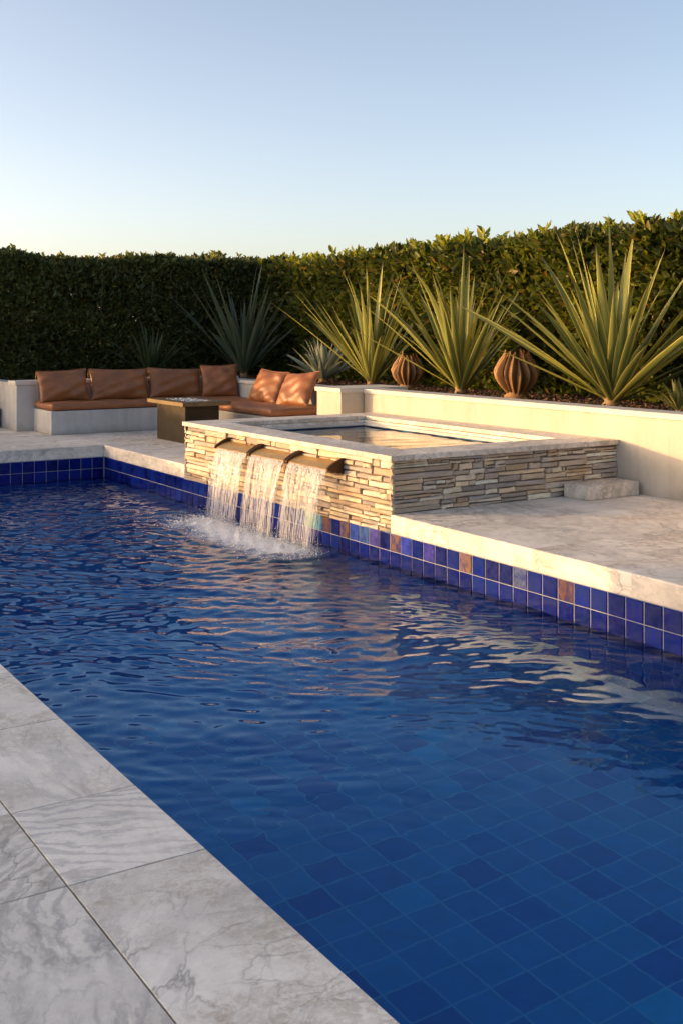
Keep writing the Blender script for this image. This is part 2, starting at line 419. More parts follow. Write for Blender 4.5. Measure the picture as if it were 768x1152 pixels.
# waterline tiles: two glazed courses on the right and the far wall, standing on a grout bed
TS, TH, GR = .150, .142, .006
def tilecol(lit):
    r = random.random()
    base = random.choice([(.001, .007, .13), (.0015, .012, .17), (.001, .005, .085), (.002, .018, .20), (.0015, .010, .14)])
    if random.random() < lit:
        base = random.choice([(.03, .07, .36), (.06, .05, .34), (.15, .075, .04), (.06, .13, .34), (.08, .07, .30), (.20, .12, .07), (.11, .14, .27), (.03, .05, .36)])  # sunset reflections painted into the tile colours
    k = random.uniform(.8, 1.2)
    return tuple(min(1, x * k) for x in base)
mb = MB(); mg = MB()
def tile(P0, du, dn, w_, h_, c):
    """bevelled tile: P0 lower corner, du run direction, dn outward normal"""
    P0 = Vector(P0); du = Vector(du); dn = Vector(dn); up = Vector((0, 0, 1)); b = .006; d0, d1 = .004, .010
    jx = [Vector(dn) * random.uniform(-.0012, .0012) for _ in range(4)]
    r0 = [P0, P0 + du * w_, P0 + du * w_ + up * h_, P0 + up * h_]
    r1 = [p + dn * d0 for p in r0]
    r2 = [P0 + du * b + up * b, P0 + du * (w_ - b) + up * b, P0 + du * (w_ - b) + up * (h_ - b), P0 + du * b + up * (h_ - b)]
    r2 = [p + dn * d1 + j for p, j in zip(r2, jx)]
    vs = r0 + r1 + r2
    fs = [(0, 1, 5, 4), (1, 2, 6, 5), (2, 3, 7, 6), (3, 0, 4, 7), (4, 5, 9, 8), (5, 6, 10, 9), (6, 7, 11, 10), (7, 4, 8, 11), (8, 9, 10, 11)]
    if du.cross(up).dot(dn) < 0: fs = [tuple(reversed(f)) for f in fs]
    mb.add(vs, fs, c)
for row in range(3):
    z = -COPE - (row + 1) * TH
    k = 0
    y = PY1 - .005
    while y > PY0 + .2:
        yc = y - TS / 2
        lit = 5.0 < yc < 8.95 and row == 0  # stretch of the top course that carries the painted reflections
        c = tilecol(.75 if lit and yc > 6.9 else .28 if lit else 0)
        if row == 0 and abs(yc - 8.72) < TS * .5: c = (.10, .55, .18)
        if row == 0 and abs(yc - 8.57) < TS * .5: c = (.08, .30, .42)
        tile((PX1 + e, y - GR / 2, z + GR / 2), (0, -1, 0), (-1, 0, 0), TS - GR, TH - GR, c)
        y -= TS
    x = PX1 - .008
    while x > PX0 + .1:
        tile((x - TS + GR / 2, PY1 + e, z + GR / 2), (1, 0, 0), (0, -1, 0), TS - GR, TH - GR, tilecol(False))
        x -= TS
zb_ = -COPE - 3 * TH
mg.box((PX1 + .008, PY0, zb_), (PX1 + .08, PY1, -COPE - .001))
mg.box((PX0, PY1 + .008, zb_), (PX1 + .008, PY1 + .08, -COPE - .001))
tag(mb.build('waterline_tiles', M['glaze']), kind='structure')
tag(mg.build('tile_grout', M['grout']), kind='structure')

# ------------------------------------------------------------------ pool water
def wave_field(X, Y, seed=3):
    rs = np.random.RandomState(seed)
    H = np.zeros_like(X)
    wx = X + .10 * np.sin(1.3 * Y + .7) + .06 * np.sin(2.9 * X + 1.9 * Y) + .05 * np.sin(4.1 * Y - 2.2 * X + 1)
    wy = Y + .10 * np.sin(1.7 * X + 2.1) + .06 * np.sin(2.3 * Y - 1.4 * X) + .05 * np.sin(3.7 * X + 2.6 * Y)
    def bundle(n, l0, l1, slope, ang0, spread):
        h = np.zeros_like(X)
        for _ in range(n):
            lam = math.exp(rs.uniform(math.log(l0), math.log(l1))); k = 2 * math.pi / lam
            a = math.radians(ang0 + rs.normal(0, spread)); ph = rs.uniform(0, 6.283)
            h += slope / k / math.sqrt(n) * np.sin(k * (wx * math.cos(a) + wy * math.sin(a)) + ph)
        return h
    # distance along the pool from the falls decides how lively the water is
    near = np.clip((Y - 2.6) / 4.2, 0, 1) ; near = near * near * (3 - 2 * near)
    H += bundle(26, .50, 1.3, .026, -115, 38) * (.12 + .88 * near)
    H += bundle(30, .20, .45, .034, -118, 34) * (.05 + .95 * near)
    H += bundle(34, .08, .18, .105, -125, 40) * (.02 + .98 * near)
    lft = np.clip((3.6 - X) / 2.0, 0, 1) * np.clip((Y - 4.5) / 3, 0, 1)
    H += bundle(26,   .08, .22, .11, -150, 45) * lft
    far = np.clip((Y - 9.5) / 3, 0, 1)
    H += bundle(22, .12, .4, .08, -90, 60) * far
    for (cx, cy) in FOAMC:
        r = np.sqrt((X - cx) ** 2 + (Y - cy) ** 2) + .05
        k = 2 * math.pi / (.20 + .035 * np.clip(r, 0, 4))
        H += .0042 / np.sqrt(r + .3) * np.exp(-r / 3.2) * np.sin(2 * math.pi * (np.log(.20 + .035 * r) / .035) + cx)
        H += .045 * np.exp(-(r / .32) ** 2) * (np.sin(wx * 37 + cy) * np.sin(wy * 33) * .5 + .25 * np.sin(wx * 71 + wy * 60))
    return H
nx, ny = 230, 1000
gx = np.linspace(PX0 - .01, PX1 + .006, nx); gy = np.linspace(PY0 - .01, PY1 + .006, ny)
GX, GY = np.meshgrid(gx, gy)
GH = wave_field(GX, GY)
V = np.stack([GX, GY, WZ + GH], -1).reshape(-1, 3)
I = np.arange(nx * ny).reshape(ny, nx)
F = np.stack([I[:-1, :-1], I[:-1, 1:], I[1:, 1:], I[1:, :-1]], -1).reshape(-1, 4)
tag(np_mesh('pool_water', V, F, M['water'], smooth=True), kind='structure')

# foam and droplets around the foot of the falls
ico = bmesh.new(); bmesh.ops.create_icosphere(ico, subdivisions=1, radius=1)
IV = np.array([v.co[:] for v in ico.verts]); IF = np.array([[v.index for v in f.verts] for f in ico.faces]); ico.free()
def spheres(P, R, squash=1.0):
    n = len(P); V = IV[None] * R[:, None, None]; V[..., 2] *= squash; V = V + P[:, None, :]
    F = IF[None] + (np.arange(n) * len(IV))[:, None, None]
    return V.reshape(-1, 3), F.reshape(-1, 3)
rs = np.random.RandomState(5)
pts = []; rad = []
for i in range(8000):
    yy = rs.uniform(8.25, 10.4); s_ = abs(rs.normal(0, .17)); up = rs.rand() < .22
    px = 4.88 - s_ * rs.choice([1, 1, 1, -.35]); py = yy + rs.normal(0, .12)
    fall = math.exp(-((px - 4.82) / .35) ** 2)
    pz = WZ + rs.uniform(-.004, .018) + (abs(rs.normal(0, .06)) * fall if up else 0)
    pts.append((px, py, pz)); rad.append(rs.uniform(.0018, .0060) * (0.6 if up else 1))
V, F = spheres(np.array(pts), np.array(rad), .8)
tag(np_mesh('foam', V, F, M['drops'], smooth=True), 'white foam and droplets at the foot of the three water falls', kind='stuff')

# ------------------------------------------------------------------ spa
spa = thing('spa', 'raised spa clad in stacked stone with pale stone rim beside the pool', 'spa', (SPX0, SPY0, 0))
def P_(o): return o
def child(o, root):
    o.parent = root; o.matrix_parent_inverse = Matrix.Translation(-Vector(root.location)); return o
STONE = [(.66, .54, .38), (.50, .41, .31), (.76, .64, .48), (.58, .44, .29), (.42, .36, .31), (.70, .56, .39), (.34, .31, .28), (.78, .69, .55), (.52, .45, .37), (.44, .34, .24)]
def stone_layout(L, z0, z1):
    out = []; z = z0
    while z < z1 - .001:
        bh = random.uniform(.068, .116)
        if z1 - (z + bh) < .06: bh = z1 - z
        u = 0
        while u < L - .001:
            bl = random.uniform(.22, .66)
            if L - (u + bl) < .16: bl = L - u
            nl = random.choice([2, 2, 2, 3]); cuts = sorted([0, 1] + [((i + 1) / nl) + random.uniform(-.09, .09) for i in range(nl - 1)])
            for a, b in zip(cuts, cuts[1:]):
                ns = 1 if (b - a) < .3 and random.random() < .6 else random.choice([1, 1, 1, 2, 2, 3])
                cu = sorted([0, 1] + [((i + 1) / ns) + random.uniform(-.16, .16) for i in range(ns - 1)])
                for c, d in zip(cu, cu[1:]):
                    out.append((u + c * bl, u + d * bl, z + a * bh, z + b * bh))
            u += bl
        z += bh
    return out
def stone_face(mb, O, du, dn, L, z0, z1, proud=.034):
    O = Vector(O); du = Vector(du); dn = Vector(dn); up = Vector((0, 0, 1)); flip = du.cross(up).dot(dn) < 0
    for (a, b, c, d) in stone_layout(L, z0, z1):
        g = random.uniform(.0008, .0030); a += g; b -= g; c += g * .8; d -= g * .8
        if b - a < .012 or d - c < .008: continue
        w_, h_ = b - a, d - c; ch = min(w_, h_) * random.uniform(.08, .30)
        j = lambda s=.008: random.uniform(-s, s) * min(1, h_ / .03)
        # irregular ten-sided outline
        o = [(a + ch * random.random(), c + j()), (a + w_ * random.uniform(.35, .6), c + abs(j())), (b - ch, c + abs(j())), (b - abs(j()), c + ch), (b - abs(j()), d - ch),
             (b - ch * random.random(), d + j()), (a + w_ * random.uniform(.4, .65), d - abs(j())), (a + ch, d - abs(j())), (a + abs(j()), d - ch), (a + abs(j()), c + ch)]
        dep = proud * random.uniform(.25, 1.0); tilt = random.uniform(-.006, .006); tv = random.uniform(-.004, .004)
        cu, cv = (a + b) / 2, (c + d) / 2; n = len(o)
        ring = lambda k, dd: [O + du * (cu + (p - cu) * k) + up * (cv + (q - cv) * k) + dn * (dd + tilt * (p - cu) / w_ * 2 + tv * (q - cv) / h_ * 2) for p, q in o]
        ki = 1 - min(.35, .006 / min(w_, h_) * 2)
        vs = [O + du * p + up * q for p, q in o] + ring(1, dep - .005) + ring(ki, dep + random.uniform(0, .002))
        vs.append(O + du * (cu + random.uniform(-.2, .2) * w_) + up * cv + dn * (dep + random.uniform(-.002, .006)))
        fs = []
        for r in range(2):
            for i in range(n):
                k = (i + 1) % n; fs.append((r * n + i, r * n + k, (r + 1) * n + k, (r + 1) * n + i))
        for i in range(n): fs.append((2 * n + i, 2 * n + (i + 1) % n, 3 * n))
        if flip: fs = [tuple(reversed(f)) for f in fs]
        cc = random.choice(STONE); k = random.uniform(.78, 1.15)
        mb.add(vs, fs, tuple(min(.82, x * k * 1.1) for x in cc))
CT = .046
zt = SPZ - CT
mb = MB()
fx, fy = SPX0 + .03, SPY0 + .03
stone_face(mb, (fx, SPY1, 0), (0, -1, 0), (-1, 0, 0), SPY1 - SPY0, -COPE - .006, zt)
stone_face(mb, (SPX0, fy, 0), (1, 0, 0), (0, -1, 0), WALLX - SPX0, 0, zt)
stone_face(mb, (SPX0, SPY1 - .03, 0), (1, 0, 0), (0, 1, 0), WALLX - SPX0, 0, zt)
child(mb.build('stone_cladding', M['stone']), spa)
mb = MB()   # backing walls (a ring, so that the basin stays open)
bx0, bx1, by0, by1 = SPX0 + .40, WALLX - .42, SPY0 + .42, SPY1 - .40      # basin opening
mb.box((fx, fy, -COPE), (bx0, SPY1 - .03, zt)); mb.box((bx1, fy, -COPE), (WALLX - .003, SPY1 - .03, zt))
mb.box((bx0, fy, -COPE), (bx1, by0, zt)); mb.box((bx0, by1, -COPE), (bx1, SPY1 - .03, zt))
child(mb.build('wall', M['mortar']), spa)
mb = MB()
ov = .018
mb.box((SPX0 - ov, SPY0 - ov, zt), (bx0 - .03, SPY1 + ov, SPZ)); mb.box((bx1 + .03, SPY0 - ov, zt), (WALLX - .004, SPY1 + ov, SPZ))
mb.box((bx0 - .03, SPY0 - ov, zt), (bx1 + .03, by0 - .03, SPZ)); mb.box((bx0 - .03, by1 + .03, zt), (bx1 + .03, SPY1 + ov, SPZ))
child(mb.build('rim', M['cap'], bevel=.006), spa)
mb = MB(); q = .001
a0, a1, b0, b1 = bx0 + q, bx1 - q, by0 + q, by1 - q
zf = -.35
mb.add([(a0, b0, zf), (a1, b0, zf), (a1, b1, zf), (a0, b1, zf), (a0, b0, zt), (a1, b0, zt), (a1, b1, zt), (a0, b1, zt)],
       [(0, 1, 2, 3), (0, 4, 5, 1), (1, 5, 6, 2), (2, 6, 7, 3), (3, 7, 4, 0)])
child(mb.build('basin', M['pool_tile']), spa)
mb = MB()   # pale ledge inside the basin at the waterline
mb.box((a0, b0, SPZ - .105), (a0 + .05, b1, SPZ - .075)); mb.box((a1 - .05, b0, SPZ - .105), (a1, b1, SPZ - .075))
mb.box((a0 + .05, b1 - .05, SPZ - .105), (a1 - .05, b1, SPZ - .075)); mb.box((a0 + .05, b0, SPZ - .105), (a1 - .05, b0 + .05, SPZ - .075))
child(mb.build('ledge', M['wallcap'], bevel=.004), spa)
mb = MB(); lz = SPZ - .074
mb.box((a0, b0, lz), (a0 + .01, b1, zt + .001)); mb.box((a1 - .01, b0, lz), (a1, b1, zt + .001))
mb.box((a0 + .01, b1 - .01, lz), (a1 - .01, b1, zt + .001)); mb.box((a0 + .01, b0, lz), (a1 - .01, b0 + .01, zt + .001))
child(mb.build('lining', M['cap']), spa)
sx = np.linspace(a0, a1, 90); sy = np.linspace(b0, b1, 150); SX, SY = np.meshgrid(sx, sy)
SH = .0012 * np.sin(SX * 9 + SY * 5) + .001 * np.sin(SX * 15 - SY * 11 + 1) + .0008 * np.sin(SY * 21 + SX * 4)
V = np.stack([SX, SY, SPZ - .115 + SH], -1).reshape(-1, 3); I = np.arange(90 * 150).reshape(150, 90)
F = np.stack([I[:-1, :-1], I[:-1, 1:], I[1:, 1:], I[1:, :-1]], -1).reshape(-1, 4)
child(np_mesh('water', V, F, M['spa_water'], smooth=True), spa)

mb = MB(); mb.box((7.06, 7.16, .0005), (7.70, SPY0 - .012, .125))
tag(mb.build('stone_step', M['cap'], bevel=.008), 'low pale stone step block against the shaded side of the spa', 'step')

# ------------------------------------------------------------------ scuppers and falls
UY = [(10.38, 9.66), (9.64, 8.93), (8.91, 8.19)]
SLAB = ['bronze scupper farthest from the camera on the stone spa wall', 'bronze scupper between the two others on the stone spa wall', 'bronze scupper closest to the bare end of the stone spa wall']
FLAB = ['water curtain falling from the farthest bronze scupper', 'water curtain falling from the middle bronze scupper', 'water curtain falling from the nearest bronze scupper']
LX, LZ = PX1 - .15, .300       # lip
def prof(n=9):
    """convex hood: from the wall down and out to the lip"""
    p = []
    for i in range(n):
        s = i / (n - 1); x = PX1 + .02 - .17 * s; z = .352 - .052 * (s ** 1.9)
        p.append((x, z))
    return p
for i, (ya, yb) in enumerate(UY):
    r = thing('scupper', SLAB[i], 'scupper', (PX1, (ya + yb) / 2, .3), 'bronze scuppers in a row')
    pr = prof(); th = .010
    mb = MB(); vs = []
    low = [(x + .003, z - th) for x, z in pr]
    loop = pr + low[::-1]; n = len(loop)
    vs = [(x, ya - .012, z) for x, z in loop] + [(x, yb + .012, z) for x, z in loop]
    fs = [(k, (k + 1) % n, n + (k + 1) % n, n + k) for k in range(n)] + [tuple(reversed(range(n))), tuple(range(n, 2 * n))]
    mb.add(vs, fs); child(mb.build('hood', M['bronze']), r)
    mb = MB(); mb.box((LX + .03, yb + .014, LZ - .035), (PX1 + .02, ya - .014, LZ - .018)); child(mb.build('tray', M['bronze_dark'], bevel=.003), r)
    for yy in (ya + .006, yb + .022):
        mb = MB()
        pp = [(PX1 + .02 - .182 * (k_ / 8), .388 - .081 * (k_ / 8) ** 1.7) for k_ in range(9)] + [(LX - .014, LZ - .008), (PX1 - .07, LZ - .036), (PX1 + .02, LZ - .05)]
        n = len(pp); vs = [(x, yy, z) for x, z in pp] + [(x, yy - .026, z) for x, z in pp]
        fs = [(k, (k + 1) % n, n + (k + 1) % n, n + k) for k in range(n)] + [tuple(range(n)), tuple(reversed(range(n, 2 * n)))]
        mb.add(vs, fs); child(mb.build('end_plate', M['bronze_dark'], bevel=.002), r)
    # the fall
    rs = np.random.RandomState(40 + i)
    VV = []; FF = []; off = 0
    NS = 230; sides = 5
    for s in range(NS):
        y0 = rs.uniform(yb + .035, ya - .035); v0 = rs.uniform(.27, .44); back = rs.rand() < .45
        yd = (((ya + yb) / 2 - y0) * rs.uniform(.02, .16)) + rs.normal(0, .008)
        zend = WZ - .01
        z0_ = LZ - .005; T = math.sqrt(2 * (z0_ - zend) / 9.81)
        t0, t1 = 0.0, 1.0
        if rs.rand() < .55: t0 = rs.uniform(0, .8); t1 = min(1.02, t0 + rs.uniform(.10, .5))
        r0 = rs.uniform(.0008, .0027) * (1.3 if s < 30 else 1)
        n = 26; tt = np.linspace(t0, t1, n) ** .6
        ph = rs.uniform(0, 6.28); fr = rs.uniform(18, 60)
        for k, t_ in enumerate(tt):
            tm = t_ * T; x = LX + .012 - v0 * tm - (0 if back else .0); z = z0_ - .5 * 9.81 * tm * tm; y = y0 + yd * t_ + .003 * math.sin(ph + t_ * 9)
            u = k / (n - 1); ends = min(1, u * 7 + .02, (1 - u) * 7 + .02) if t0 > 0 else min(1, (1 - u) * 10 + .1)
            rr = r0 * ends * (1 + .45 * math.sin(fr * t_ + ph) + .3 * math.sin(2.3 * fr * t_)) * (1.25 - .45 * t_)
            rr = max(rr, .0003)
            for q in range(sides):
                a = q * 2 * math.pi / sides; VV.append((x + rr * .8 * math.cos(a), y + rr * math.sin(a), z))
        for k in range(n - 1):
            for q in range(sides):
                q2 = (q + 1) % sides; FF.append((off + k * sides + q, off + k * sides + q2, off + (k + 1) * sides + q2, off + (k + 1) * sides + q))
        off += n * sides
    # thin clear sheet just under the lip, with a ragged lower edge
    nu, nv = 46, 14
    for b in range(nu):
        y = yb + .03 + (ya - yb - .06) * b / (nu - 1); ln = .22 + .30 * rs.rand()
        for k in range(nv):
            t_ = ln * k / (nv - 1); tm = t_ * T
            VV.append((LX + .012 - .36 * tm + .004 * math.sin(b * 1.7 + k * .6) * t_, y + ((ya + yb) / 2 - y) * .08 * t_, z0_ - .5 * 9.81 * tm * tm))
    for b in range(nu - 1):
        for k in range(nv - 1):
            if k > 1 and rs.rand() < .075 * (k - 1): continue
            FF.append((off + b * nv + k, off + (b + 1) * nv + k, off + (b + 1) * nv + k + 1, off + b * nv + k + 1))
    o = np_mesh('water_curtain', np.array(VV), np.array(FF), M['fall'], smooth=True)
    tag(o, FLAB[i], 'waterfall', 'water curtains falling into the pool')

# ------------------------------------------------------------------ planter walls
PWH = .755
def cap_wall(root, a, b, mat=M['plaster'], capm=M['wallcap'], ct=.055, ov=.022, sides=(1, 1, 1, 1)):
    mb = MB(); mb.box(a, (b[0], b[1], b[2] - ct)); child(mb.build('wall', mat, bevel=.006), root)
    mb = MB(); mb.box((a[0] - ov * sides[0], a[1] - ov * sides[1], b[2] - ct), (b[0] + ov * sides[2], b[1] + ov * sides[3], b[2])); child(mb.build('cap', capm, bevel=.006), root)
LBX = 8.15; LBY = 16.45      # lounge recess: right wall face, back wall face
r = thing('planter_wall', 'long cream rendered planter wall with cap behind the spa', 'planter wall', (WALLX, 0, 0))
cap_wall(r, (WALLX, -6, -.10), (WALLX + .25, 11.73, PWH), sides=(1, 1, 1, 0))
mb = MB(); mb.add([(WALLX + .24, -6, BEDZ), (10.9, -6, BEDZ), (10.9, 18.6, BEDZ), (LBX + .2, 18.6, BEDZ), (LBX + .2, 11.9, BEDZ), (WALLX + .24, 11.9, BEDZ)], [(0, 1, 2, 3, 4, 5)])
tag(mb.build('bed_soil', M['soil']), kind='structure')
r = thing('arm_wall', 'square cream pillar block ending the sofa recess beside orange cushions', 'pillar', (7.42, 11.75, 0))
cap_wall(r, (7.42, 11.75, 0), (LBX + .24, 12.32, .765))
r = thing('planter_wall', 'short cream planter wall behind the right hand sofa wing', 'planter wall', (LBX, 13, 0))
cap_wall(r, (LBX, 12.325, 0), (LBX + .24, LBY - .001, .70), M['plaster_grey'], sides=(1, 0, 1, 0))
r = thing('planter_wall', 'grey planter wall with pale cap behind the brown sofa cushions', 'planter wall', (4.79, LBY, 0))
cap_wall(r, (4.79, LBY, 0), (LBX + .24, LBY + .34, .735), M['plaster_grey'], sides=(1, 1, 1, 1))
mb = MB(); mb.add([(5.0, LBY + .33, BEDZ), (LBX + .22, LBY + .33, BEDZ), (LBX + .22, 18.6, BEDZ), (5.0, 18.6, BEDZ)], [(0, 1, 2, 3)])
tag(mb.build('back_soil', M['soil']), kind='structure')
mb = MB(); mb.box((4.79, LBY + .34, 0), (5.0, 18.5, .70)); tag(mb.build('planter_side_wall', M['plaster_grey']), 'narrow grey wall closing the left end of the back planter', 'planter wall')
r = thing('low_wall', 'low grey rendered wall at the left edge under the hedge', 'wall', (2, 18.0, 0))
cap_wall(r, (-13, 18.25, 0), (4.785, 18.45, .62), M['plaster_grey'])
r = thing('low_bench', 'low grey block bench with dark top at the left edge', 'bench', (3.5, 17.3, 0))
mb = MB(); mb.box((2.2, 17.2, 0), (4.74, 17.75, .26)); child(mb.build('base', M['plaster_grey'], bevel=.01), r)
mb = MB(); mb.box((2.18, 17.18, .261), (4.76, 17.77, .30)); child(mb.build('seat', M['dark'], bevel=.012), r)

# ------------------------------------------------------------------ lounge
bench = thing('sofa_bench', 'L shaped built in bench of pale rendered masonry carrying leather cushions', 'bench', (5.04, 15.6, 0))
SY0 = 15.62; RX0 = 7.13
mb = MB(); mb.box((5.04, SY0, 0), (LBX - .002, LBY - .002, .335)); child(mb.build('long_base', M['plaster_grey'], bevel=.01), bench)
mb = MB(); mb.box((RX0, 12.98, 0), (LBX - .002, SY0 - .002, .335)); child(mb.build('wing_base', M['plaster'], bevel=.01), bench)

def seat_cushion(a, b, name, label, seed):
    bm = bmesh.new(); bmesh.ops.create_cube(bm, size=1)
    d = [b[i] - a[i] for i in range(3)]
    for v in bm.verts: v.co = Vector((v.co.x * d[0], v.co.y * d[1], v.co.z * d[2]))
    for ax in range(3):
        n = max(1, int(d[ax] / .06)) - 1
        ed = [e_ for e_ in bm.edges if abs((e_.verts[0].co - e_.verts[1].co)[ax]) > d[ax] * .9]
        if n: bmesh.ops.subdivide_edges(bm, edges=ed, cuts=n, use_grid_fill=True)
    rs = np.random.RandomState(seed); ph = rs.uniform(0, 6, 8); R = .035
    for v in bm.verts:
        c = v.co
        cl = Vector([max(-d[i] / 2 + R, min(d[i] / 2 - R, c[i])) for i in range(3)])
        dd = c - cl
        if dd.length > 1e-6: c = cl + dd.normalized() * R
        top = max(0, c.z / (d[2] / 2))
        c.z += top * (.008 * math.sin(c.x * 9 + ph[0]) * math.sin(c.y * 8 + ph[1]) + .006 * math.sin(c.x * 23 + c.y * 14 + ph[2]))
        c.x += .006 * math.sin(c.y * 17 + ph[3]) ; c.y += .006 * math.sin(c.x * 15 + ph[4])
        v.co = c
    me = bpy.data.meshes.new(name); bm.to_mesh(me); bm.free(); me.materials.append(M['leather'])
    me.polygons.foreach_set('use_smooth', np.ones(len(me.polygons), dtype=bool))
    o = bpy.data.objects.new(name, me); COL.objects.link(o); o.location = [(a[i] + b[i]) / 2 for i in range(3)]
    s = o.modifiers.new('subsurf', 'SUBSURF'); s.levels = 1; s.render_levels = 1
    return tag(o, label, 'cushion', 'leather seat cushions')
seat_cushion((5.02, SY0 - .03, .340), (LBX - .01, LBY - .02, .445), 'seat_cushion', 'long brown leather seat cushion in shade on the long bench base', 1)
seat_cushion((RX0 - .03, 12.97, .340), (LBX - .01, SY0 - .05, .445), 'seat_cushion', 'sunlit orange brown leather seat cushion on the short bench wing', 2)

def pillow(w_, h_, th, label, loc, rot, seed):
    n = 26; rs = np.random.RandomState(seed); ph = rs.uniform(0, 6.28, 12)
    g = np.linspace(-1, 1, n); U, V_ = np.meshgrid(g, g)
    env = (np.clip(1 - np.abs(U) ** 2.6, 0, 1) * np.clip(1 - np.abs(V_) ** 2.6, 0, 1)) ** .55
    pin = 1 - .075 * (1 - np.abs(V_) ** 2) * 1
    pin2 = 1 - .085 * (1 - np.abs(U) ** 2)
    X = U * w_ / 2 * pin; Z = V_ * h_ / 2 * pin2
    wr = .012 * np.sin(5 * U + 3 * V_ + ph[0]) + .008 * np.sin(9 * V_ - 6 * U + ph[1]) + .008 * np.sin(14 * U * V_ + ph[2])
    corner = np.exp(-((1 - np.abs(U)) / .45) ** 2) * np.exp(-((1 - np.abs(V_)) / .45) ** 2)
    wr = wr + .010 * corner * np.sin(20 * (np.abs(U) - np.abs(V_)) + ph[3])
    Z = Z - .02 * (1 - V_) * np.exp(-(U / .8) ** 2) * 0
    Fr = np.stack([X, -(th / 2 * env + wr * env), Z], -1).reshape(-1, 3)
    Bk = np.stack([X, (th / 2 * env + .5 * wr * env), Z], -1).reshape(-1, 3)
    I = np.arange(n * n).reshape(n, n)
    F1 = np.stack([I[:-1, :-1], I[:-1, 1:], I[1:, 1:], I[1:, :-1]], -1).reshape(-1, 4)
    F2 = F1[:, ::-1] + n * n
    edge = list(I[0, :]) + list(I[1:, -1]) + list(I[-1, -2::-1]) + list(I[-2:0, 0])
    me = bpy.data.meshes.new('cushion')
    bm = bmesh.new()
    vs = [bm.verts.new(p) for p in np.concatenate([Fr, Bk])]
    for f in np.concatenate([F1, F2]): bm.faces.new([vs[k] for k in f])
    bmesh.ops.remove_doubles(bm, verts=bm.verts, dist=1e-5)
    # piping along the seam
    m = len(edge)
    ring = [Vector(Fr[k]) for k in edge]; pr = .006
    prev = None; first = None
    for k in range(m):
        p = ring[k]; tdir = (ring[(k + 1) % m] - ring[k - 1]).normalized(); nn = Vector((0, 1, 0)); bb = tdir.cross(nn)
        cur = [bm.verts.new(p + (nn * math.cos(a) + bb * math.sin(a)) * pr) for a in [q * 2 * math.pi / 6 for q in range(6)]]
        if prev:
            for q in range(6): bm.faces.new([prev[q], prev[(q + 1) % 6], cur[(q + 1) % 6], cur[q]])
        else: first = cur
        prev = cur
    for q in range(6): bm.faces.new([prev[q], prev[(q + 1) % 6], first[(q + 1) % 6], first[q]])
    bmesh.ops.recalc_face_normals(bm, faces=bm.faces)
    bm.to_mesh(me); bm.free(); me.materials.append(M['leather'])
    me.polygons.foreach_set('use_smooth', np.ones(len(me.polygons), dtype=bool))
    o = bpy.data.objects.new('back_cushion', me); COL.objects.link(o); o.location = loc; o.rotation_euler = [math.radians(a) for a in rot]
    s = o.modifiers.new('subsurf', 'SUBSURF'); s.levels = 1; s.render_levels = 1
    return tag(o, label, 'cushion', 'leather back cushions')
ZC = .445
# rotation: x tilts the top back (+), z turns the front
pillow(.78, .50, .22, 'brown leather back cushion at the left end of the bench, by the wall end', (5.40, 16.20, ZC + .215), (-17, -2, 2), 1)
pillow(.96, .50, .22, 'wide brown leather back cushion, second from the left end of the bench', (6.28, 16.22, ZC + .215), (-17, 1, -1), 2)
pillow(.94, .50, .22, 'wide brown leather back cushion behind the fire table', (7.20, 16.22, ZC + .21), (-20, 2.5, 1), 3)
pillow(.60, .54, .2, 'squarish brown leather cushion standing in the bench corner', (7.86, 16.02, ZC + .235), (-16, -1, -18), 4)
pillow(.72, .54, .22, 'sunlit orange leather cushion on the wing, nearer the bench corner', (7.93, 14.55, ZC + .205), (-27, 3, -83), 5)
pillow(.70, .56, .22, 'sunlit orange leather cushion on the wing, beside the pillar block', (7.88, 13.62, ZC + .205), (-30, -5, -78), 6)

# fire table
ft = thing('fire_table', 'bronze metal fire pit table with pale glass chips in its top', 'fire table', (6.36, 13.95, 0))
mb = MB(); mb.box((6.13, 13.5, .0005), (6.62, 14.42, .49)); child(mb.build('body', M['table_metal'], bevel=.004), ft)
mb = MB(); X0, X1, Y0, Y1 = 6.04, 6.74, 13.38, 14.56; tx = .17; ty = .22
mb.box((X0, Y0, .491), (X0 + tx, Y1, .545)); mb.box((X1 - tx, Y0, .491), (X1, Y1, .545)); mb.box((X0 + tx, Y0, .491), (X1 - tx, Y0 + ty, .545)); mb.box((X0 + tx, Y1 - ty, .491), (X1 - tx, Y1, .545))
child(mb.build('top', M['table_top'], bevel=.004), ft)
mb = MB(); mb.box((X0 + tx + .001, Y0 + ty + .001, .492), (X1 - tx - .001, Y1 - ty - .001, .515)); child(mb.build('burner_pan', M['bronze_dark']), ft)
rs = np.random.RandomState(9); n = 420
P = np.stack([rs.uniform(X0 + tx + .015, X1 - tx - .015, n), rs.uniform(Y0 + ty + .015, Y1 - ty - .015, n), rs.uniform(.512, .538, n)], -1)
V, F = spheres(P, rs.uniform(.010, .022, n)); V += rs.normal(0, .003, V.shape)
child(tag(np_mesh('fire_glass', V, F, M['glass_bits']), kind='stuff'), ft)

